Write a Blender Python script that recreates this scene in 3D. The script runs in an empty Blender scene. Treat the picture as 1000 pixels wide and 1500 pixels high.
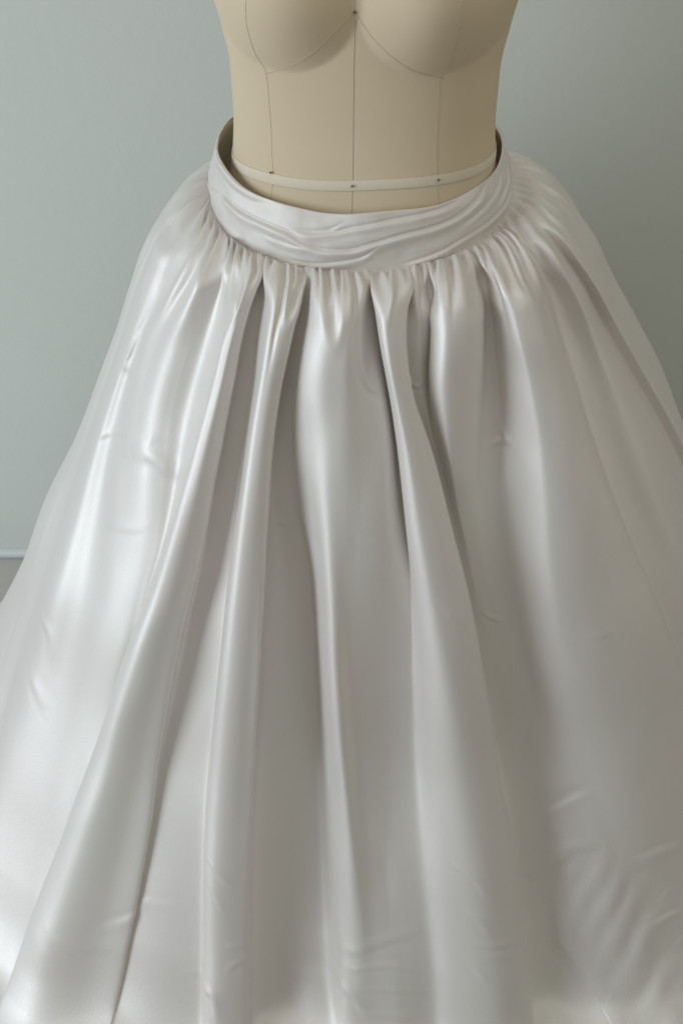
import bpy, math, random
import numpy as np
sc = bpy.context.scene
COLL = sc.collection
# ---------------------------------------------------------------- camera
cam_d = bpy.data.cameras.new('camera'); cam = bpy.data.objects.new('camera', cam_d); COLL.objects.link(cam)
cam.location = (0, -1.34, 1.58); cam.rotation_euler = (math.radians(90 - 38), 0, 0)
cam_d.sensor_fit = 'VERTICAL'; cam_d.sensor_height = 36; cam_d.sensor_width = 24; cam_d.lens = 36
cam_d.clip_start = .02; cam_d.clip_end = 50
sc.camera = cam
# ---------------------------------------------------------------- light: soft daylight from a window on the left, dim room around
world = bpy.data.worlds.new('World'); sc.world = world; world.use_nodes = True
bg = world.node_tree.nodes['Background']
bg.inputs[0].default_value = (.96, .96, .85, 1); bg.inputs[1].default_value = .165
def area(name, loc, target, sx, sy, power, col):
    l = bpy.data.lights.new(name, 'AREA'); l.shape = 'RECTANGLE'; l.size = sx; l.size_y = sy
    l.energy = power; l.color = col
    o = bpy.data.objects.new(name, l); COLL.objects.link(o); o.location = loc
    from mathutils import Vector
    o.rotation_euler = (Vector(target) - Vector(loc)).to_track_quat('-Z', 'Y').to_euler()
    return o
area('window_light', (-2.8, -1.6, 1.6), (0, -.2, .8), 1.4, 1.7, 65, (.82, .905, 1.0))
area('ceiling_bounce_light', (.5, -1.1, 2.9), (.3, -.4, .6), 2.6, 2.2, 15, (1.0, .98, .88))
area('right_bounce_light', (2.6, -1.0, 1.3), (.2, -.3, .7), 1.6, 2.0, 5, (1.0, .94, .86))
sc.view_settings.view_transform = 'Standard'; sc.view_settings.look = 'None'
sc.view_settings.exposure = 0; sc.view_settings.gamma = 1; sc.view_settings.use_curve_mapping = False
sc.render.engine = 'CYCLES'
# ---------------------------------------------------------------- shape functions (metres; x right, y to the wall, z up)
def pch(xk, yk, x):
    """monotone cubic through (xk, yk); yk may carry extra trailing axes"""
    xk = np.asarray(xk, float); yk = np.asarray(yk, float); x = np.asarray(x, float)
    h = np.diff(xk); sh = (-1,) + (1,) * (yk.ndim - 1)
    hh = h.reshape(sh); dl = np.diff(yk, axis=0) / hh
    m = np.zeros_like(yk)
    if len(xk) > 2:
        w1 = 2 * hh[1:] + hh[:-1]; w2 = hh[1:] + 2 * hh[:-1]
        a, b = dl[:-1], dl[1:]
        ok = a * b > 0
        den = np.where(ok, w1 / np.where(ok, a, 1) + w2 / np.where(ok, b, 1), 1)
        m[1:-1] = np.where(ok, (w1 + w2) / den, 0)
    m[0] = dl[0]; m[-1] = dl[-1]
    i = np.clip(np.searchsorted(xk, x) - 1, 0, len(xk) - 2)
    s = ((x - xk[i]) / h[i]).reshape(x.shape + (1,) * (yk.ndim - 1))
    H = h[i].reshape(s.shape)
    return ((1 + 2 * s) * (1 - s) ** 2 * yk[i] + s * (1 - s) ** 2 * H * m[i]
            + s * s * (3 - 2 * s) * yk[i + 1] + s * s * (s - 1) * H * m[i + 1])

CX = 0.026
# skirt profile: how far the cloth stands out from the waist seam, and how far down it is (share of the seam height)
T_K = np.array([0, .010, .025, .05, .085, .13, .19, .27, .37, .48, .60, .73, .86, .95, 1.0])
HF_K = np.array([0, -.004, .004, .028, .066, .115, .18, .265, .37, .485, .61, .742, .878, .972, .996])
E_L = np.array([0, .018, .042, .070, .098, .121, .150, .192, .247, .318, .378, .463, .570, .675, .76])
E_R = np.array([0, .026, .058, .088, .120, .150, .197, .258, .322, .384, .444, .512, .59, .69, .78])
E_F = np.array([0, .014, .031, .047, .064, .080, .102, .134, .173, .214, .256, .325, .400, .465, .54])
E_B = np.array([0, .015, .035, .060, .080, .100, .12, .15, .18, .21, .235, .255, .27, .28, .285])

def seam_z(phi):
    y = np.where(np.cos(phi) > 0, -.165 * np.cos(phi), -.15 * np.cos(phi))
    return 1.077 + .235 * y + .006 * np.sin(phi)

def skirt_base(phi, t, d=0.):
    """a point of the smooth skirt at bearing phi (0 = front), profile position t, pushed out by d"""
    s, c = np.sin(phi), np.cos(phi)
    eL, eR, eF, eB, hf = (pch(T_K, k, t) for k in (E_L, E_R, E_F, E_B, HF_K))
    es = np.where(s > 0, eR, eL); ec = np.where(c > 0, eF, eB)
    e = es * s * s + ec * c * c
    b = np.where(c > 0, .165, .15)
    x = CX + (.199 + e + d) * s
    y = -(b + e + d) * c
    z = seam_z(phi) * (1 - hf)
    return np.stack([x, y, z + 0 * x], -1)

# dress form: half width, front depth, back depth by height
FZ = [.86, .95, 1.03, 1.09, 1.135, 1.19, 1.24, 1.29, 1.34, 1.40, 1.45, 1.50, 1.545, 1.575, 1.60, 1.66]
FW = [.188, .194, .189, .178, .1695, .1655, .166, .174, .184, .190, .195, .192, .165, .110, .068, .060]
FF = [.130, .142, .147, .142, .134, .129, .131, .136, .140, .142, .136, .118, .098, .078, .062, .058]
FB = [.150, .150, .138, .122, .112, .110, .115, .122, .128, .130, .128, .120, .105, .088, .070, .060]
FTURN = math.radians(-5.)
FCX = 0.029
def form_pt(phi, z, off=0.):
    """surface of the dress form; phi = 0 is its centre front"""
    phi = np.asarray(phi, float); z = np.asarray(z, float)
    w, f, b = (pch(FZ, k, z) for k in (FW, FF, FB))
    s, c = np.sin(phi), np.cos(phi)
    n = 2.25
    dep = np.where(c > 0, f, b)
    rr = (np.abs(s / w) ** n + np.abs(c / dep) ** n) ** (-1 / n) 
    x = rr * s; y = -rr * c
    # bust: two rounded cups that meet at the centre and end on the under-bust seam
    for sg in (-1, 1):
        dx = (x - sg * .084)
        dx = np.where(dx * sg > 0, dx / .105, dx / .088)
        dz = z - 1.338
        dz = np.where(dz < 0, dz / .082, dz / .155)
        q = np.sqrt(dx * dx + dz * dz)
        k = np.clip(1 - q * q, 0, 1)
        cup = .043 * k ** 1.25 * np.clip(c * 3, 0, 1)
        y = y - cup; x = x + sg * cup * .12
    nx, ny = s, -c
    x = x + off * nx; y = y + off * ny
    ct, st = math.cos(FTURN), math.sin(FTURN)
    return np.stack([FCX + x * ct - y * st, x * st + y * ct, z + 0 * x], -1)

# waistband: lower and upper edge rings
def band_pt(phi, v, off=0.):
    s, c = np.sin(phi), np.cos(phi)
    yb = np.where(c > 0, -.166 * c, -.151 * c)
    bot = np.stack([CX + .200 * s, yb, 1.0755 + .235 * yb + .006 * s], -1)
    yt = np.where(c > 0, -.156 * c, -.150 * c)
    top = np.stack([.0235 + .186 * s, yt, 1.1405 + .225 * yt + .0016 * np.sin(4 * phi + 1) + .0012 * np.sin(9 * phi)], -1)
    v = np.asarray(v, float)[..., None]
    p = bot * (1 - v) + top * v
    n = np.stack([s, -c, 0.25 + 0 * s], -1); n /= np.linalg.norm(n, axis=-1, keepdims=True)
    bulge = .004 * np.sin(np.pi * np.clip(v, 0, 1))
    return p + n * (np.asarray(off, float)[..., None] + bulge)
# fold lines of the skirt, left side to right side: at each profile position T_K the bearing (degrees) and the push outward (mm)
FOLDS = [
    ([-93.3,-85.2,-80.8,-80.7,-79.6,-81.3,-80.8,-80.3,-79.6,-74.3,-73.3,-67.8,-61.9,-56.7,-51.4],[0,0,0,0,-3,-4,-4,-4,-4,-5,-5,-6,-6,-6,-6]),
    ([-90.8,-79.3,-73.5,-71.0,-68.4,-69.0,-70.2,-69.4,-67.0,-63.2,-62.6,-59.8,-56.0,-52.3,-47.8],[1,1,4,6,6,5,5,6,7,7,7,5,5,5,5]),
    ([-88.3,-71.8,-65.0,-63.1,-63.5,-66.9,-68.8,-67.3,-63.6,-58.5,-57.2,-53.7,-50.0,-46.6,-42.4],[0,0,0,1,0,-2,-2,-4,-8,-8,-5,-3,-3,-3,-3]),
    ([-79.2,-65.9,-58.5,-56.1,-57.5,-61.2,-61.8,-58.8,-53.6,-50.3,-50.2,-48.6,-46.5,-44.0,-40.5],[0,1,4,9,8,3,3,1,0,0,0,0,0,0,0]),
    ([-74.4,-62.2,-55.4,-53.8,-56.6,-59.2,-59.3,-55.3,-49.9,-47.6,-48.2,-47.0,-45.4,-43.3,-40.1],[0,0,1,0,-4,-4,0,1,-1,-2,-1,0,0,0,0]),
    ([-68.2,-57.0,-50.7,-47.8,-49.1,-52.3,-53.5,-51.3,-47.1,-45.9,-46.7,-46.5,-45.7,-44.1,-41.1],[0,3,8,17,15,12,9,5,-1,-2,-1,1,1,1,1]),
    ([-62.7,-52.4,-47.3,-45.8,-47.4,-50.3,-51.7,-48.7,-45.3,-45.1,-46.1,-45.8,-45.3,-43.8,-41.0],[0,2,5,6,3,-2,-5,-6,-5,-5,-2,3,3,3,3]),
    ([-58.9,-50.6,-45.4,-44.8,-45.7,-47.4,-48.8,-46.7,-44.4,-44.6,-45.6,-45.3,-44.8,-43.4,-40.6],[0,0,-2,-13,-21,-23,-24,-20,-10,-9,-4,4,4,4,4]),
    ([-54.3,-46.0,-41.0,-38.4,-37.8,-38.3,-39.4,-40.8,-42.3,-43.4,-44.9,-45.2,-45.2,-44.2,-41.5],[0,2,4,5,4,5,6,5,7,13,15,16,15,13,12]),
    ([-49.4,-41.5,-35.4,-32.6,-33.8,-34.5,-35.5,-36.5,-37.9,-39.2,-40.5,-40.6,-40.4,-38.8,-35.7],[0,6,13,20,23,24,26,29,31,34,35,35,36,36,36]),
    ([-44.3,-37.9,-32.8,-31.9,-32.3,-33.0,-33.9,-34.7,-35.9,-37.2,-38.3,-37.9,-37.5,-36.0,-33.3],[0,5,11,21,23,24,26,27,27,27,25,23,22,22,22]),
    ([-41.5,-36.3,-31.9,-31.1,-31.5,-32.3,-33.1,-33.6,-34.6,-35.7,-36.6,-35.6,-34.8,-33.5,-31.0],[0,4,9,16,17,18,18,18,16,14,12,8,6,6,6]),
    ([-40.1,-35.6,-31.6,-30.5,-31.1,-31.8,-32.7,-32.8,-33.3,-34.3,-34.8,-33.0,-32.0,-31.0,-28.8],[0,2,6,11,11,11,11,11,9,7,6,5,4,3,3]),
    ([-40.2,-36.7,-34.7,-35.2,-35.7,-36.4,-37.0,-36.7,-36.0,-36.0,-36.2,-33.9,-32.5,-31.2,-28.9],[0,-3,-10,-22,-22,-22,-23,-23,-17,-13,-9,-7,-5,-4,-4]),
    ([-39.2,-36.1,-33.5,-33.2,-33.0,-33.3,-34.0,-33.9,-33.3,-32.8,-32.4,-29.6,-27.6,-26.3,-24.1],[0,-4,-11,-22,-21,-20,-21,-21,-20,-18,-14,-6,0,2,2]),
    ([-38.4,-34.9,-31.5,-30.5,-29.9,-29.6,-30.0,-29.4,-28.6,-27.6,-27.0,-24.7,-22.1,-20.4,-18.2],[0,-2,-8,-15,-14,-14,-15,-16,-16,-15,-12,-5,0,0,0]),
    ([-37.0,-32.3,-27.9,-25.8,-25.6,-26.1,-27.1,-27.1,-26.6,-26.1,-25.8,-23.4,-20.6,-18.9,-16.8],[0,2,7,11,12,11,10,9,11,11,11,16,19,19,19]),
    ([-33.0,-27.7,-23.9,-22.2,-22.4,-23.2,-23.8,-23.7,-23.3,-22.8,-22.4,-20.6,-18.4,-16.9,-15.0],[0,6,16,24,25,26,27,28,29,29,29,30,30,30,30]),
    ([-27.8,-23.6,-20.8,-20.2,-20.4,-21.3,-22.0,-21.8,-21.2,-20.6,-20.2,-18.6,-16.8,-15.4,-13.7],[0,5,13,21,24,25,26,26,26,27,27,27,27,27,27]),
    ([-24.6,-20.9,-18.6,-18.5,-18.9,-20.1,-20.8,-20.4,-19.7,-19.0,-18.5,-17.0,-15.4,-14.2,-12.6],[0,4,11,18,19,19,20,20,20,20,20,20,20,20,20]),
    ([-22.5,-18.9,-17.3,-17.3,-18.1,-19.5,-20.4,-19.7,-18.7,-17.9,-17.4,-16.1,-14.7,-13.5,-12.0],[0,3,9,15,16,16,16,16,18,20,19,18,17,17,17]),
    ([-21.7,-19.7,-18.5,-19.7,-20.8,-22.3,-23.5,-23.1,-21.2,-19.9,-19.0,-17.2,-15.5,-14.1,-12.4],[0,-1,-9,-21,-23,-25,-27,-29,-21,-16,-14,-13,-13,-13,-13]),
    ([-20.4,-18.7,-17.5,-18.3,-19.4,-20.7,-21.8,-21.2,-18.8,-16.6,-15.1,-13.2,-11.6,-10.3,-9.0],[0,-1,-10,-20,-20,-21,-25,-33,-43,-39,-36,-35,-33,-30,-30]),
    ([-19.4,-17.7,-16.0,-16.4,-17.2,-18.4,-19.1,-17.3,-13.1,-11.0,-9.5,-7.6,-5.9,-4.6,-3.7],[0,0,-4,-8,-8,-11,-19,-30,-45,-47,-48,-47,-39,-24,-24]),
    ([-18.1,-16.4,-13.7,-13.5,-14.1,-15.0,-14.7,-11.7,-8.6,-7.2,-5.9,-4.0,-2.3,-1.7,-1.3],[0,0,9,14,13,9,0,-5,-6,-8,-10,-11,-5,2,2]),
    ([-13.0,-11.7,-9.2,-8.4,-8.0,-7.9,-7.5,-6.4,-5.2,-4.0,-2.6,-0.7,0.3,0.6,0.7],[0,2,15,26,25,22,19,19,19,18,14,5,3,5,5]),
    ([-7.6,-6.7,-5.1,-4.5,-4.3,-4.4,-4.2,-3.8,-3.2,-2.3,-0.9,0.9,2.1,2.5,2.5],[0,2,15,26,25,22,20,18,12,7,1,-4,1,6,6]),
    ([-3.2,-2.8,-1.5,-1.0,-1.0,-1.0,-0.9,-1.1,-0.8,0.2,1.5,2.9,3.8,4.0,3.9],[0,1,11,18,16,16,16,15,9,1,-4,-7,1,7,7]),
    ([-0.3,-0.1,0.8,1.3,1.6,2.2,2.3,1.9,2.4,3.0,3.8,4.6,5.2,5.2,4.9],[0,0,0,-2,0,6,10,13,5,-6,-10,-9,1,8,8]),
    ([1.4,1.5,2.1,2.8,3.5,5.0,5.8,5.8,6.2,6.6,6.8,6.9,7.1,7.0,6.4],[0,-1,-7,-17,-15,-3,5,6,-2,-11,-13,-9,0,5,5]),
    ([2.4,2.3,2.7,3.6,4.9,6.7,8.6,9.9,10.9,10.6,10.1,9.7,9.9,9.6,8.8],[0,-1,-10,-24,-27,-27,-24,-22,-14,-14,-13,-7,-3,-2,-2]),
    ([2.9,2.7,2.7,3.2,4.3,6.1,7.9,9.1,10.9,11.9,12.2,12.4,12.4,11.9,10.8],[0,1,7,11,13,13,13,11,8,9,11,13,13,13,13]),
    ([6.1,6.1,6.0,5.4,6.1,7.7,9.8,11.4,13.4,15.1,16.4,17.2,17.2,16.6,15.2],[0,5,16,26,27,27,29,29,29,30,30,30,30,30,30]),
    ([11.0,10.6,9.6,7.7,8.0,9.6,12.1,14.2,16.4,18.0,19.4,19.9,19.7,19.0,17.3],[0,5,13,23,24,25,26,26,25,25,25,24,24,24,24]),
    ([13.4,12.9,11.6,9.7,9.7,11.2,14.1,16.7,19.1,20.6,21.9,22.2,21.8,21.0,19.2],[0,4,10,17,18,18,19,19,18,17,16,15,15,15,15]),
    ([15.1,14.4,13.4,11.1,10.6,11.7,15.5,18.1,20.8,22.2,23.5,23.8,23.2,22.4,20.4],[0,2,7,13,15,17,17,15,12,10,7,6,5,4,4]),
    ([15.8,14.8,14.5,13.3,12.2,12.8,16.2,19.2,22.0,23.5,24.6,24.8,24.0,22.9,20.9],[0,-1,-7,-12,-13,-17,-21,-23,-26,-26,-25,-22,-20,-16,-16]),
    ([17.6,16.3,15.3,14.4,14.0,14.4,17.4,20.2,23.0,24.5,25.5,25.8,25.1,23.9,21.9],[0,0,0,2,-1,-10,-24,-31,-34,-36,-35,-32,-28,-21,-20]),
    ([20.4,19.0,17.1,15.7,15.4,15.8,18.3,20.6,23.6,25.5,26.6,26.9,26.2,25.3,23.3],[0,3,6,8,1,-9,-21,-29,-36,-40,-41,-37,-30,-23,-22]),
    ([23.1,21.7,20.9,21.1,20.0,18.8,18.8,21.1,24.0,26.1,27.5,27.8,27.4,26.5,24.5],[0,-1,-9,-24,-27,-31,-30,-30,-36,-42,-43,-37,-30,-23,-22]),
    ([24.5,22.6,20.3,18.9,17.5,16.4,18.5,21.1,24.3,26.6,28.3,28.9,28.6,27.8,25.8],[0,2,5,6,5,2,-8,-21,-33,-42,-43,-37,-28,-21,-20]),
    ([29.5,26.6,23.3,20.7,19.5,18.7,19.2,21.2,24.7,27.4,29.4,30.0,30.0,29.3,27.3],[0,6,16,26,25,21,12,-7,-28,-41,-43,-36,-25,-17,-16]),
    ([36.1,32.8,29.1,26.1,24.8,23.6,22.5,22.9,25.6,28.3,30.7,31.5,31.4,30.8,28.8],[0,5,14,24,21,17,8,-9,-28,-39,-41,-32,-19,-13,-12]),
    ([40.2,36.4,33.4,31.4,29.9,28.9,27.4,25.7,27.0,29.6,32.1,32.7,32.7,32.1,30.1],[0,3,7,14,13,7,-3,-15,-29,-38,-38,-24,-10,-7,-6]),
    ([40.8,37.3,35.6,36.5,35.5,34.0,31.5,29.0,28.9,31.0,33.6,34.2,34.1,33.6,31.5],[0,-2,-7,-19,-25,-27,-25,-27,-32,-36,-33,-16,-4,-2,-2]),
    ([41.4,38.0,36.4,37.4,37.3,37.2,36.0,33.7,32.3,32.8,35.2,35.8,35.6,35.2,33.0],[0,-2,-6,-18,-26,-31,-35,-36,-36,-34,-28,-10,2,2,2]),
    ([42.3,38.9,36.4,35.8,36.0,36.8,36.8,35.8,34.4,34.6,36.8,37.8,37.6,37.2,34.9],[0,1,3,5,1,-4,-8,-12,-16,-17,-14,-4,5,6,6]),
    ([48.6,43.2,39.1,36.6,36.6,37.5,37.8,37.0,36.0,36.8,39.0,40.0,40.1,39.3,36.8],[0,6,14,26,27,25,21,15,9,1,-2,0,6,7,7]),
    ([53.8,48.4,44.1,41.2,41.0,41.8,42.1,41.7,41.6,42.0,43.8,44.9,45.1,43.9,41.1],[0,6,15,30,31,30,27,23,17,12,9,7,7,7,7]),
    ([57.9,52.7,48.4,46.3,46.0,46.6,46.5,46.4,46.9,47.8,49.7,50.9,51.6,50.0,46.3],[0,4,11,21,22,22,21,19,16,14,11,7,5,4,4]),
    ([60.7,55.2,51.1,49.8,49.6,50.0,50.2,50.4,52.5,54.9,57.2,58.3,58.4,55.5,50.8],[0,2,6,12,13,13,12,10,9,8,7,5,3,3,3]),
    ([62.4,56.7,53.7,54.9,56.3,56.6,55.2,53.7,54.8,57.2,59.1,59.9,59.6,56.5,51.6],[0,0,-2,-7,-14,-18,-16,-11,-8,-8,-6,-4,-2,-2,-2]),
    ([64.6,58.5,55.3,56.2,58.4,59.3,57.8,56.8,58.0,60.4,62.7,63.7,64.1,60.6,55.4],[0,2,3,0,-8,-12,-10,-7,-6,-4,-4,-2,-2,-2,-2]),
    ([69.0,62.0,57.7,57.4,59.1,61.0,61.2,61.3,62.8,65.7,69.0,71.3,72.4,67.8,61.3],[0,4,9,15,11,8,6,5,4,4,4,4,4,4,4]),
    ([72.8,65.7,61.2,61.6,64.3,67.7,68.6,71.0,73.1,77.3,85.0,85.0,83.0,83.0,70.9],[0,2,4,7,4,0,0,-2,-2,0,0,0,0,0,0]),
    ([75.5,68.8,64.6,65.9,68.4,71.6,72.5,74.4,76.9,81.9,86.2,86.2,84.2,84.2,73.7],[0,-1,-2,-4,-6,-8,-8,-8,-8,-6,-6,-6,-4,-4,-4]),
    ([78.5,71.4,65.9,65.3,67.6,70.3,71.8,74.1,77.0,84.2,87.4,87.4,85.4,85.4,77.4],[0,4,8,12,10,10,10,8,8,6,6,6,6,6,6]),
    ([84.0,77.5,71.5,71.0,73.3,77.4,78.5,79.8,84.5,85.4,88.6,88.6,86.6,86.6,75.4],[0,3,6,9,6,3,2,2,2,2,2,2,2,2,2]),
]
CREASES = [
    ([(0.5876,0.3073),(0.614,0.3143),(0.6362,0.3073)],0.003,0.004),
    ([(1.0537,0.431),(1.0811,0.4412),(1.1065,0.4463)],0.0035,0.004),
    ([(1.1128,0.2227),(1.1202,0.2205),(1.135,0.2184)],0.0025,0.004),
    ([(1.1202,0.2037),(1.1298,0.2121),(1.1319,0.2205)],0.002,0.004),
    ([(1.0589,0.7161),(1.0917,0.7017),(1.1234,0.6846),(1.1551,0.6703)],-0.003,0.006),
    ([(1.0061,0.7922),(1.0272,0.804),(1.0653,0.7803),(1.1065,0.7539),(1.1382,0.7481)],0.0035,0.009),
    ([(1.2492,0.7774),(1.2217,0.7686),(1.1921,0.7715)],0.003,0.009),
    ([(1.2259,0.8641),(1.2111,0.858),(1.1868,0.8611)],0.003,0.005),
    ([(0.6817,0.849),(0.726,0.8399),(0.7789,0.8309),(0.8286,0.8249)],0.0022,0.007),
    ([(0.6912,0.8671),(0.7504,0.8611),(0.8106,0.8671)],0.0025,0.004),
    ([(0.7017,0.8884),(0.7662,0.8884),(0.8402,0.9006)],0.0025,0.004),
    ([(0.7144,0.916),(0.7567,0.916),(0.8116,0.9221)],0.0025,0.004),
    ([(0.8708,0.7132),(0.8899,0.7248),(0.9025,0.751)],0.002,0.004),
    ([(0.8803,0.7744),(0.8909,0.7803),(0.8983,0.7981)],0.0025,0.004),
    ([(0.8867,0.81),(0.9025,0.816),(0.9258,0.8249)],0.003,0.004),
    ([(0.8899,0.8249),(0.9025,0.8309),(0.9216,0.8429)],0.0025,0.004),
    ([(0.8782,0.8369),(0.8846,0.846),(0.892,0.8611)],0.002,0.004),
    ([(0.5062,0.8189),(0.5168,0.8219),(0.5358,0.8279)],0.003,0.004),
    ([(0.5126,0.849),(0.521,0.8429),(0.5379,0.8429)],0.0025,0.004),
    ([(0.4787,0.7132),(0.4957,0.7248),(0.5094,0.7422)],0.002,0.004),
    ([(0.4787,0.7422),(0.4935,0.7568),(0.502,0.7715)],0.002,0.004),
    ([(0.168,0.2708),(0.2008,0.2596),(0.2219,0.2708),(0.2505,0.273)],0.0035,0.011),
    ([(0.1987,0.2464),(0.2156,0.2508),(0.2441,0.2641)],-0.003,0.01),
    ([(0.0243,0.5325),(0.0719,0.5406),(0.0888,0.5785)],0.002,0.007),
    ([(0.0655,0.617),(0.0803,0.6309),(0.0919,0.6478)],0.002,0.007),
    ([(0.4005,0.81),(0.354,0.8309),(0.335,0.849)],0.0025,0.007),
    ([(0.3012,0.858),(0.3213,0.8762),(0.3445,0.8823)],0.0025,0.008),
    ([(0.7651,0.5007),(0.7926,0.5139),(0.818,0.5192)],0.0015,0.005),
    ([(0.1289,0.1107),(0.0835,0.1573),(0.074,0.1872),(0.131,0.1913),(0.1754,0.1711)],0.002,0.009),
    ([(0.7588,0.0783),(0.7651,0.1089),(0.7789,0.1288),(0.799,0.1363)],0.0025,0.005),
    ([(0.9385,0.1142),(0.9955,0.1381),(1.0029,0.1344)],0.0025,0.004),
    ([(1.1361,0.7568),(1.0864,0.813),(1.041,0.8762)],0.0045,0.012),
    ([(1.1636,0.7744),(1.1128,0.8219),(1.0674,0.8762)],0.0045,0.012),
    ([(1.191,0.8011),(1.1287,0.846),(1.0875,0.8945)],0.0045,0.012),
    ([(1.2016,0.8399),(1.1435,0.8823),(1.0959,0.9283)],0.006,0.014),
    ([(1.2027,0.9006),(1.1604,0.9283),(1.1128,0.9593)],0.006,0.014),
    ([(1.0621,0.7981),(1.0431,0.8399),(1.0399,0.8793),(1.0579,0.9129),(1.0706,0.95)],0.009,0.015),
    ([(1.0938,0.7686),(1.0674,0.81),(1.0505,0.852)],0.002,0.01),
    ([(0.614,0.9037),(0.6214,0.9191),(0.6225,0.9562)],0.005,0.01),
    ([(0.6595,0.8945),(0.6933,0.8976),(0.7271,0.916)],0.004,0.008),
    ([(0.7821,0.6365),(0.8053,0.6449)],0.0012,0.005),
    ([(0.4386,0.8854),(0.484,0.8823),(0.4925,0.9068)],0.005,0.007),
    ([(1.2132,0.4463),(1.228,0.4463),(1.246,0.4463)],0.0012,0.005),
    ([(0.9015,0.3521),(0.9131,0.3763),(0.9279,0.3911)],0.0012,0.005),
    ([(0.0624,0.2843),(0.1131,0.2686),(0.1638,0.2486)],0.0015,0.005),
    ([(0.1268,0.3739),(0.1649,0.3569),(0.1997,0.3425)],0.0012,0.006),
]
# ---------------------------------------------------------------- helpers
rng = np.random.default_rng(7)
def smooth(a, sig, axis, wrap=False):
    if sig <= .3: return a
    r = int(3.5 * sig) + 1; k = np.exp(-.5 * (np.arange(-r, r + 1) / sig) ** 2); k /= k.sum()
    a = np.moveaxis(a, axis, 0)
    if wrap: p = np.concatenate([a[-r:], a, a[:r]])
    else: p = np.concatenate([2 * a[:1] - a[r:0:-1], a, 2 * a[-1:] - a[-2:-r - 2:-1]])
    out = np.zeros_like(a)
    for i, w in enumerate(k): out += w * p[i:i + a.shape[0]]
    return np.moveaxis(out, 0, axis)
def vnoise(x, y, seed):
    g = np.random.default_rng(seed).uniform(-1, 1, (256, 256))
    xi = np.floor(x).astype(int); yi = np.floor(y).astype(int); fx = x - xi; fy = y - yi
    fx = fx ** 3 * (fx * (6 * fx - 15) + 10); fy = fy ** 3 * (fy * (6 * fy - 15) + 10)
    a = g[xi & 255, yi & 255]; b = g[(xi + 1) & 255, yi & 255]; c = g[xi & 255, (yi + 1) & 255]; d = g[(xi + 1) & 255, (yi + 1) & 255]
    return (a * (1 - fx) + b * fx) * (1 - fy) + (c * (1 - fx) + d * fx) * fy
def grid_normals(P, wrap):
    if wrap: du = np.roll(P, -1, 0) - np.roll(P, 1, 0)
    else: du = np.gradient(P, axis=0)
    n = np.cross(du, np.gradient(P, axis=1))
    return n / np.maximum(np.linalg.norm(n, axis=-1, keepdims=True), 1e-12)
def link(name, me, mat, parent=None):
    o = bpy.data.objects.new(name, me); COLL.objects.link(o)
    if mat: me.materials.append(mat)
    if parent: o.parent = parent
    return o
def mesh_np(name, V, Q, uv=None):
    me = bpy.data.meshes.new(name)
    V = np.ascontiguousarray(V, np.float32).reshape(-1, 3); Q = np.ascontiguousarray(Q, np.int32)
    me.vertices.add(len(V)); me.vertices.foreach_set('co', V.ravel())
    me.loops.add(Q.size); me.loops.foreach_set('vertex_index', Q.ravel())
    me.polygons.add(len(Q)); me.polygons.foreach_set('loop_start', np.arange(0, Q.size, Q.shape[1], dtype=np.int32))
    if uv is not None:
        l = me.uv_layers.new(name='UVMap'); l.data.foreach_set('uv', np.ascontiguousarray(uv.reshape(-1, 2)[Q.ravel()], np.float32).ravel())
    me.update(calc_edges=True); me.validate()
    me.polygons.foreach_set('use_smooth', np.ones(len(me.polygons), bool)); me.update()
    return me
def grid_faces(n, m, wrap):
    i = np.arange(n if wrap else n - 1); j = np.arange(m - 1); a, b = np.meshgrid(i, j, indexing='ij')
    a2 = (a + 1) % n
    return np.stack([a * m + b, a2 * m + b, a2 * m + b + 1, a * m + b + 1], -1).reshape(-1, 4)
def tube(pts, r, seg=6):
    pts = np.asarray(pts, float); t = np.gradient(pts, axis=0); t /= np.linalg.norm(t, axis=1, keepdims=True)
    up = np.where(np.abs(t[:, 2:]) > .9, [[1., 0, 0]], [[0, 0, 1.]])
    a = np.cross(t, up); a /= np.linalg.norm(a, axis=1, keepdims=True); b = np.cross(t, a)
    an = np.linspace(0, 2 * np.pi, seg, endpoint=False)
    V = pts[:, None] + r * (a[:, None] * np.cos(an)[None, :, None] + b[:, None] * np.sin(an)[None, :, None])
    n = len(pts); Q = []
    for i in range(n - 1):
        for k in range(seg): Q.append((i * seg + k, i * seg + (k + 1) % seg, (i + 1) * seg + (k + 1) % seg, (i + 1) * seg + k))
    return mesh_np('tube', V.reshape(-1, 3), np.array(Q))
def lathe(prof, seg=32):
    prof = np.asarray(prof, float); an = np.linspace(0, 2 * np.pi, seg, endpoint=False)
    V = np.stack([prof[:, 0][None] * np.cos(an)[:, None], prof[:, 0][None] * np.sin(an)[:, None], np.repeat(prof[:, 1][None], seg, 0)], -1)
    return mesh_np('lathe', V.reshape(-1, 3), grid_faces(seg, len(prof), True))
def box(x0, x1, y0, y1, z0, z1):
    V = np.array([(x, y, z) for x in (x0, x1) for y in (y0, y1) for z in (z0, z1)])
    me = mesh_np('box', V, np.array([(0, 1, 3, 2), (4, 6, 7, 5), (0, 4, 5, 1), (2, 3, 7, 6), (0, 2, 6, 4), (1, 5, 7, 3)]))
    me.polygons.foreach_set('use_smooth', np.zeros(6, bool)); return me
def material(name, col, rough=.6, **kw):
    m = bpy.data.materials.new(name); m.use_nodes = True
    b = m.node_tree.nodes['Principled BSDF']; b.inputs['Base Color'].default_value = (*col, 1); b.inputs['Roughness'].default_value = rough
    for k, v in kw.items(): b.inputs[k.replace('_', ' ')].default_value = v
    return m, b, m.node_tree.nodes, m.node_tree.links
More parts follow.
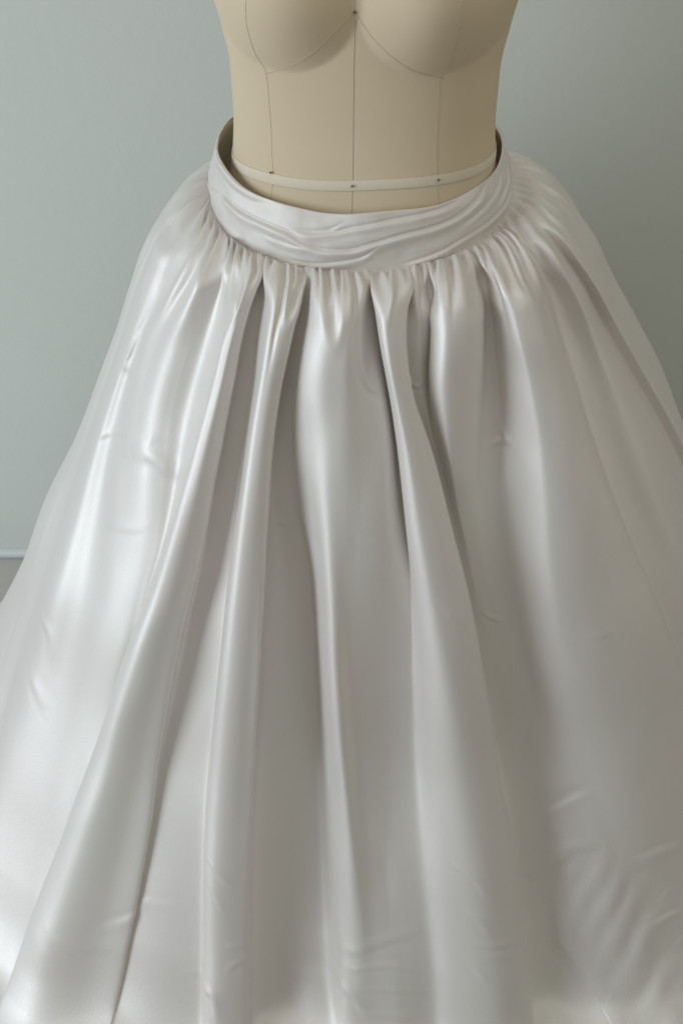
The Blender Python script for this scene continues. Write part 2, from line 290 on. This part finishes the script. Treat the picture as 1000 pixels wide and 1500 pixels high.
def noise_mix(N, L, b, c1, c2, scale, coord='Object', detail=3, stretch=(1, 1, 1)):
    tc = N.new('ShaderNodeTexCoord'); mp = N.new('ShaderNodeMapping'); mp.inputs['Scale'].default_value = stretch
    L.new(tc.outputs[coord], mp.inputs['Vector'])
    n = N.new('ShaderNodeTexNoise'); n.inputs['Scale'].default_value = scale; n.inputs['Detail'].default_value = detail
    L.new(mp.outputs[0], n.inputs['Vector'])
    r = N.new('ShaderNodeMix'); r.data_type = 'RGBA'; r.inputs[6].default_value = (*c1, 1); r.inputs[7].default_value = (*c2, 1)
    L.new(n.outputs[0], r.inputs[0]); L.new(r.outputs[2], b.inputs['Base Color'])
    return n, mp
def bump(N, L, b, src, strength, dist):
    p = N.new('ShaderNodeBump'); p.inputs['Strength'].default_value = strength; p.inputs['Distance'].default_value = dist
    L.new(src, p.inputs['Height']); L.new(p.outputs[0], b.inputs['Normal']); return p
# ---------------------------------------------------------------- materials
def satin(name, col, rough, weave=True):
    m, b, N, L = material(name, col, rough, Specular_IOR_Level=.6, Sheen_Weight=.1, Sheen_Roughness=.4, Anisotropic=.3)
    b.inputs['Metallic'].default_value = .34
    tc = N.new('ShaderNodeTexCoord'); mp = N.new('ShaderNodeMapping'); mp.inputs['Scale'].default_value = (450, 1500, 1)
    L.new(tc.outputs['UV'], mp.inputs['Vector'])
    n = N.new('ShaderNodeTexNoise'); n.noise_dimensions = '2D'; n.inputs['Scale'].default_value = 1; n.inputs['Detail'].default_value = 2
    L.new(mp.outputs[0], n.inputs['Vector'])
    bump(N, L, b, n.outputs[0], .38, .0007)
    m2 = N.new('ShaderNodeTexNoise'); m2.inputs['Scale'].default_value = 4.5; m2.inputs['Detail'].default_value = 2; L.new(tc.outputs['Object'], m2.inputs['Vector'])
    cr = N.new('ShaderNodeMix'); cr.data_type = 'RGBA'; L.new(m2.outputs[0], cr.inputs[0])
    cr.inputs[6].default_value = (col[0] * 1.015, col[1] * .975, col[2] * .985, 1); cr.inputs[7].default_value = (col[0] * .985, col[1] * 1.02, col[2], 1)
    L.new(cr.outputs[2], b.inputs['Base Color'])
    tg = N.new('ShaderNodeTangent'); tg.direction_type = 'UV_MAP'; tg.uv_map = 'UVMap'; L.new(tg.outputs[0], b.inputs['Tangent'])
    return m
M_SATIN = satin('ivory_satin', (.775, .742, .708), .50)
M_BAND = satin('ivory_band_satin', (.775, .735, .70), .64)
m, b, N, L = material('cotton_lining', (.72, .66, .55), .85); noise_mix(N, L, b, (.70, .64, .53), (.76, .70, .59), 60); M_LINING = m
m, b, N, L = material('linen', (.60, .51, .385), .88, Specular_IOR_Level=.25)
n, mp = noise_mix(N, L, b, (.635, .522, .365), (.70, .585, .42), 9, detail=5)
n2 = N.new('ShaderNodeTexNoise'); n2.inputs['Scale'].default_value = 900; L.new(mp.outputs[0], n2.inputs['Vector']); bump(N, L, b, n2.outputs[0], .3, .0006); M_LINEN = m
M_SEAM = material('seam_thread', (.52, .44, .33), .9)[0]
m, b, N, L = material('twill_tape', (.78, .73, .63), .9); n, mp = noise_mix(N, L, b, (.68, .60, .47), (.76, .68, .54), 260); bump(N, L, b, n.outputs[0], .4, .0005); M_TAPE = m
M_PIN = material('pin_metal', (.14, .12, .09), .3, Metallic=.8)[0]
m, b, N, L = material('wall_paint', (.5, .55, .53), .75, Specular_IOR_Level=.3)
n, mp = noise_mix(N, L, b, (.595, .625, .583), (.63, .66, .617), 2.2, detail=4)
n2 = N.new('ShaderNodeTexNoise'); n2.inputs['Scale'].default_value = 55; n2.inputs['Detail'].default_value = 6; L.new(mp.outputs[0], n2.inputs['Vector'])
bump(N, L, b, n2.outputs[0], .25, .003); M_WALL = m
m, b, N, L = material('gloss_trim_paint', (.74, .78, .77), .4); noise_mix(N, L, b, (.62, .66, .65), (.66, .70, .69), 12); M_TRIM = m
m, b, N, L = material('floor_boards', (.30, .27, .24), .5); noise_mix(N, L, b, (.47, .445, .42), (.53, .505, .475), 6, detail=6, stretch=(1, 12, 1)); M_FLOOR = m
M_STEEL = material('stand_steel', (.35, .35, .36), .35, Metallic=.9)[0]
# ---------------------------------------------------------------- the setting
def structure(name, me, mat):
    o = link(name, me, mat); o['kind'] = 'structure'; return o
WY = .505
structure('floor', box(-4, 4, -3.5, WY + .12, -.05, 0), M_FLOOR)
wl = structure('wall', box(-4, 4, WY + .012, WY + .12, 0, 2.7), M_WALL)
# baseboard with a rounded top edge
pr = [(WY + .0115, .0), (WY - .004, .0), (WY - .004, .012), (WY - .003, .016), (WY + .001, .0195), (WY + .006, .021), (WY + .0115, .0215)]
V = np.array([(x, y, z) for x in (-3.99, 3.99) for y, z in pr]); k = len(pr)
bb = mesh_np('baseboard', V, np.array([(i, i + 1, k + i + 1, k + i) for i in range(k - 1)]))
bo = link('baseboard', bb, M_TRIM, wl)
# ---------------------------------------------------------------- dress form
def thing(name, label, cat, loc):
    o = bpy.data.objects.new(name, None); COLL.objects.link(o); o.location = loc; o['label'] = label; o['category'] = cat; return o
form = thing('dress_form', 'padded beige linen dress form with bust seams and pinned waist tape', 'dress form', (0, 0, 0))
ph = np.linspace(-np.pi, np.pi, 360, endpoint=False)
zz = np.concatenate([np.linspace(.86, 1.22, 90, endpoint=False), np.linspace(1.22, 1.50, 150, endpoint=False), np.linspace(1.50, 1.66, 50)])
a, z2 = np.meshgrid(ph, zz, indexing='ij')
P = form_pt(a, z2)
P = np.concatenate([P[:, :1] * .0 + P[:, :1].mean(0, keepdims=True), P, P[:, -1:] * 0 + P[:, -1:].mean(0, keepdims=True) + [0, 0, .012]], 1)
link('torso', mesh_np('torso', P.reshape(-1, 3), grid_faces(360, P.shape[1], True)), M_LINEN, form)
def seam(pts, r=.00055, off=.0001, name='seam'):
    pts = np.array(pts, float); s = np.linspace(0, 1, len(pts)); q = pch(s, pts, np.linspace(0, 1, 90))
    link(name, tube(form_pt(np.radians(q[:, 0]), q[:, 1], off), r), M_SEAM, form)
seam([(-.9, 1.50), (-.9, 1.42), (-.9, 1.3257), (-1.6, 1.266), (-1.9, 1.19), (-1.8, 1.13), (-1.8, 1.06), (-1.8, .90)], .0005)
seam([(-.9, 1.3257), (-8.9, 1.3074), (-20, 1.2829), (-33.3, 1.2625), (-45.5, 1.2502)], .0004)
seam([(-.9, 1.3257), (6.7, 1.3011), (14.7, 1.2836), (26.1, 1.2646), (40.5, 1.2522)], .0004)
seam([(-42, 1.46), (-42.5, 1.38), (-44, 1.3397), (-46.5, 1.3053), (-47.4, 1.273), (-44.7, 1.2506), (-44.4, 1.2029), (-43.8, 1.1636), (-42.3, 1.1307), (-42, 1.05), (-42, .92)], .00035)
seam([(41, 1.46), (41.5, 1.38), (42.1, 1.3446), (42.5, 1.3165), (42.6, 1.2878), (41.2, 1.2630), (38.9, 1.2527), (39.8, 1.2022), (39.8, 1.1377), (39.8, 1.05), (39.8, .92)], .00035)
# waist tape: a flat woven strip round the waist
n = 300; an = np.linspace(-np.pi, np.pi, n, endpoint=False); zc = 1.1335 + .005 * np.sin(an) + .0006 * np.sin(5 * an)
sec = [(-.0058, .0003), (-.0060, .0009), (-.0056, .0011), (.0056, .0011), (.0060, .0009), (.0058, .0003)]
V = np.stack([form_pt(an, zc + dz, of) for dz, of in sec], 1)
link('waist_tape', mesh_np('waist_tape', V.reshape(-1, 3), grid_faces(n, len(sec), True)), M_TAPE, form)
for deg, z, of in ((-42.8, 1.1385, .003), (-1.8, 1.1335, .003), (39.8, 1.1372, .003), (-.9, 1.3257, .0012)):
    c = form_pt(math.radians(deg), z, of)
    V = lathe([(0, -.0014), (.0011, -.0010), (.0017, 0), (.0011, .0010), (0, .0014)], 10)
    p = link('pin', V, M_PIN, form); p.location = c
link('stand_pole', lathe([(0, .02), (.016, .02), (.016, .9), (0, .9)], 24), M_STEEL, form).location = (FCX, 0, 0)
link('stand_base', lathe([(0, .0), (.17, .0), (.17, .012), (.05, .022), (.02, .03), (0, .03)], 40), M_STEEL, form).location = (FCX, 0, .001)
# ---------------------------------------------------------------- skirt
skirt = thing('bridal_skirt', 'full ivory satin skirt gathered under a draped waistband', 'skirt', (0, 0, 0))
# --
A = np.array([f[0] for f in FOLDS], float); D = np.array([f[1] for f in FOLDS], float) / 1000
D = np.where(D < 0, np.interp(T_K, [.05, .48], [.62, 1.55]), 1.3) * D                          # cloth hangs in deep folds
nb = 26                                                      # the side and back folds, behind the view
a0 = A[-1]; a1 = A[0] + 360
Ab = [a0 + (a1 - a0) * (i + 1) / (nb + 1) for i in range(nb)]
rampT = np.minimum(1, T_K / .06)
Db = [rampT * (.012 if i % 2 else -.012) * rng.uniform(.7, 1.2) for i in range(nb)]
A = np.radians(np.concatenate([A, Ab, [a1]])).T; D = np.concatenate([D, Db, D[:1]]).T          # rows = T_K, columns = folds
K = skirt_base(A, np.repeat(T_K[:, None], A.shape[1], 1), D)
u = np.concatenate([[0], np.cumsum(np.linalg.norm(np.diff(K[4:12], axis=1), axis=-1).mean(0))])
nfront = len(FOLDS)
UF = u[nfront - 1]
NF, NBK = 1500, 170
us = np.concatenate([np.linspace(0, UF, NF, endpoint=False), np.linspace(UF, u[-1], NBK, endpoint=False)])
Au = pch(u, A.T, us).T; Du = pch(u, D.T, us).T
du = UF / NF
def sm_front(X, ext):                                        # smooth round the hem direction, front part only
    Y = np.concatenate([X[:, NF:] - ext, X, X[:, :NF] + ext], 1)
    return smooth(Y, SIG, 1)[:, NBK:NBK + X.shape[1]]
SIG = .0040 / du
A1, D1 = sm_front(Au, 2 * np.pi), sm_front(Du, 0)
SIG = .0072 / du                                             # folds open into rounder rolls lower down
wl_ = np.clip((T_K - .08) / .42, 0, 1)[:, None]
A0, D0 = Au, Du
Au = A1 * (1 - wl_) + sm_front(Au, 2 * np.pi) * wl_; Du = D1 * (1 - wl_) + sm_front(Du, 0) * wl_
SIG = .015 / du                                              # the left side hangs in wide soft rolls
wl_ = np.clip((T_K - .03) / .08, 0, 1)[:, None] * (np.clip((u[8] - .015 - us) / .03, 0, 1) * np.clip((us - .03) / .09, 0, 1))[None]
Au = Au * (1 - wl_) + sm_front(A0, 2 * np.pi) * wl_; Du = Du * (1 - wl_) + sm_front(D0, 0) * wl_
NT = 430
ts = np.linspace(0, 1, NT) ** 1.35
Ad = pch(T_K, Au, ts); Dd = pch(T_K, Du, ts)
w = np.clip((ts - .02) / .15, 0, 1)[:, None]
Ad = Ad * (1 - w) + smooth(Ad, 9, 0) * w; Dd = Dd * (1 - w) + smooth(Dd, 9, 0) * w
TT = np.repeat(ts[:, None], len(us), 1); UU = np.repeat(us[None], NT, 0)
P = skirt_base(Ad, TT, Dd).transpose(1, 0, 2)                 # (u, t, 3)
Nn = -grid_normals(P, True)
if (Nn[NF // 2, NT // 2] @ np.array([0, -1, 0.3])) < 0: Nn = -Nn
UT, TU = UU.T, TT.T
disp = np.zeros(UT.shape)
# gathers: small tucks that run down from the waist seam, with scooped hollows between some of them
s0 = np.maximum.accumulate(Ad[np.argmin(np.abs(ts - .004))]) * .19    # place along the waist seam (m)
rt = np.clip(ts / .006, 0, 1)
x = s0[0]
while x < s0[-1]:
    w_ = rng.uniform(.0018, .0036); dep = rng.uniform(.006, .014); Lk = rng.uniform(.014, .034) * (2.0 if rng.random() < .25 else 1)
    gap = rng.uniform(.008, .021)
    if abs(abs(x / .19 % (2 * np.pi)) - np.pi) < 2.05: gap *= 1.7; dep *= .7; w_ *= 1.4      # the sides are gathered more loosely
    i = np.where(np.abs(s0 - x) < .02)[0]; ds = s0[i][:, None] - x - rng.uniform(-.04, .04) * ts[None]
    disp[i] -= dep * np.exp(-.5 * (ds / w_) ** 2) * (rt * np.exp(-(ts / Lk) ** 2))[None]
    disp[i] += .55 * dep * np.exp(-.5 * (ds / (w_ * 2.2)) ** 2) * (rt * np.exp(-((ts - .016) / .022) ** 2))[None]
    if rng.random() < .5 and gap > .011:                     # scooped hollow under the tuck
        xc = x + gap * rng.uniform(.4, .6); i = np.where(np.abs(s0 - xc) < .03)[0]; tc_ = rng.uniform(.022, .042); wt = rng.uniform(.010, .018)
        q = np.hypot((s0[i][:, None] - xc) / (gap * .42), (ts[None] - tc_) / wt)
        disp[i] += dep * .5 * (-np.exp(-q ** 2 * .9) + .3 * np.exp(-((q - 1.8) / .7) ** 2) * np.clip((ts[None] - tc_) / wt + .3, 0, 1))
    x += gap
# slow unevenness of the cloth, and finer crumpling towards the floor
disp += .0022 * vnoise(UT * 9, TU * 4.5, 1) * np.clip(TU / .1, 0, 1)
disp += .0007 * vnoise(UT * 30, TU * 16, 2) * np.clip(TU / .1, 0, 1)
Lm = np.concatenate([[0], np.cumsum(np.linalg.norm(np.diff(P[NF // 2], axis=0), axis=1))])
# creases and drag lines: points (distance round the hem, profile position), height, width
for pts, hgt, wid in CREASES:
    pts = np.array(pts, float); q = pch(np.linspace(0, 1, len(pts)), pts, np.linspace(0, 1, 40))
    qa = np.stack([q[:, 0], np.interp(q[:, 1], ts, Lm)], -1); m = wid * 5
    i = np.where((us > qa[:, 0].min() - m) & (us < qa[:, 0].max() + m))[0]; j = np.where((Lm > qa[:, 1].min() - m) & (Lm < qa[:, 1].max() + m))[0]
    g = np.stack(np.meshgrid(us[i], Lm[j], indexing='ij'), -1)
    best = np.full(g.shape[:2], 1e9); sd = np.zeros(g.shape[:2]); par = np.zeros(g.shape[:2])
    tg = np.gradient(qa, axis=0); tg /= np.linalg.norm(tg, axis=1, keepdims=True)
    for k in range(40):
        dv = g - qa[k]; dd = (dv ** 2).sum(-1); b_ = dd < best
        best[b_] = dd[b_]; sd[b_] = (dv[..., 1] * tg[k, 0] - dv[..., 0] * tg[k, 1])[b_]; par[b_] = k / 39
    sgn = np.where(sd < 0, -1, 1); s_ = np.sqrt(best) * sgn / wid
    fd = np.sin(np.pi * np.clip(par, .02, .98)) ** .6
    disp[np.ix_(i, j)] += .55 * hgt * fd * (np.exp(-.5 * ((s_ + .7) / .9) ** 2) - .6 * np.exp(-.5 * ((s_ - .7) / .6) ** 2)) * np.exp(-np.clip(best / wid ** 2 - 9, 0, None) * .2)
P = P + Nn * disp[..., None]
P[..., 2] += .006 * np.clip((TU - .86) / .1, 0, 1) * (vnoise(UT * 11 + 3, TU * 14, 11) + .5 * vnoise(UT * 24, TU * 30, 12) + .3)
uv = np.stack([UT, np.repeat(Lm[None], len(us), 0)], -1)
P[..., 2] = np.maximum(P[..., 2], .003)
link('skirt_drape', mesh_np('skirt_drape', P.reshape(-1, 3), grid_faces(len(us), NT, True)[:, ::-1], uv), M_SATIN, skirt)
# waistband: draped tucks run round it
CREASE = [
    ([(-80, .90), (-58.8, .93), (-48.2, .93), (-36, .97)], .0016, .004, 0),
    ([(-66, .68), (-60.7, .6529), (-49.3, .622), (-38.3, .6108), (-29.1, .58), (-20.8, .4537), (-13.5, .385), (-4.8, .4004), (2.5, .48), (9.7, .5519), (17.3, .6108), (26.1, .6445), (37.1, .7034), (46.6, .8044), (57.7, .96)], .0030, .0045, 1),
    ([(-27, .66), (-24.2, .6445), (-19.6, .63), (-12, .6838), (-2.5, .7764), (7.8, .8325), (18.5, .8774), (30.7, .9222), (42.1, .95)], .0017, .0035, 0),
    ([(-26, .67), (-21.5, .66), (-12, .7287), (-6.7, .8493), (-3, .93)], .0010, .003, 0),
    ([(-40, .42), (-33.3, .3892), (-24.9, .3667), (-16, .38)], .0013, .0035, 0),
    ([(-30, .08), (-21.5, .0834), (-7.4, .1872), (-.2, .2685), (4.8, .40), (9, .5)], .0016, .004, 0),
    ([(12, .05), (25.7, .1423), (41.7, .2573), (54.3, .2685), (69.1, .3106), (80, .42)], .0020, .004, 0),
    ([(36, .48), (47, .56), (58, .66), (66, .80), (72, .93)], .0015, .0035, 0),
    ([(58, .40), (66, .52), (74, .62), (82, .85)], .0014, .0035, 0),
    ([(-92, .35), (-80, .42), (-70, .55), (-62, .66)], .0013, .004, 0),
]
n, mv = 1300, 96
phb = np.linspace(-np.pi, np.pi, n, endpoint=False); vv = np.linspace(0, 1, mv)
a, v = np.meshgrid(phb, vv, indexing='ij'); off = np.zeros(a.shape); deg = np.degrees(a)
for pts, h, w_, _ in CREASE:
    pts = np.array(pts); vc = pch(pts[:, 0], pts[:, 1], np.clip(deg, pts[0, 0], pts[-1, 0]))
    fade = np.clip((deg - pts[0, 0]) / 9, 0, 1) * np.clip((pts[-1, 0] - deg) / 9, 0, 1); fade = fade * fade * (3 - 2 * fade)
    s = (v - vc) * .068
    off += 1.5 * h * fade * (np.exp(-.5 * ((s + w_ * .8) / w_) ** 2) - .9 * np.exp(-.5 * ((s - .0012) / .0016) ** 2) + .35 * np.exp(-.5 * ((s - .009) / .005) ** 2))
off += .0020 * vnoise(deg / 14 + 40, v * 3 + deg / 60 + 9, 5) + .0006 * vnoise(deg / 5 + 90, v * 6 + deg / 25 + 9, 6)
off *= np.clip(v / .06, .0, 1) * .9 + .1
outer = band_pt(a, v, off)
edge = band_pt(phb[:, None] + 0 * np.array([[0, 0, 0.]]), np.array([[-.012, -.020, -.012]]) + 0 * phb[:, None], np.array([[-.006, -.003, -.0008]]) + 0 * phb[:, None])
rim = band_pt(phb[:, None] + 0 * np.array([[0, 0]]), np.array([[1.012, 1.012]]) + 0 * phb[:, None], np.array([[-.0010, -.0028]]) + 0 * phb[:, None])
ring = np.concatenate([edge, outer, rim], 1)
hgt = np.concatenate([[0], np.cumsum(np.linalg.norm(np.diff(ring[0], axis=0), axis=1))])
uvb = np.stack(np.broadcast_arrays(hgt[None] + 0 * phb[:, None], (phb * .19)[:, None] + 0 * hgt[None]), -1)
band = link('waistband', mesh_np('waistband', ring.reshape(-1, 3), grid_faces(n, ring.shape[1], True), uvb), M_BAND, skirt)
li = np.linspace(1.006, -.02, 30)
a, v = np.meshgrid(phb, li, indexing='ij')
inner = band_pt(a, v, -.0030 - .0008 * (v < 1) + .0008 * vnoise(np.degrees(a) / 8 + 60, v * 3 + 5, 9))
link('band_lining', mesh_np('band_lining', inner.reshape(-1, 3), grid_faces(n, 30, True)), M_LINING, band)
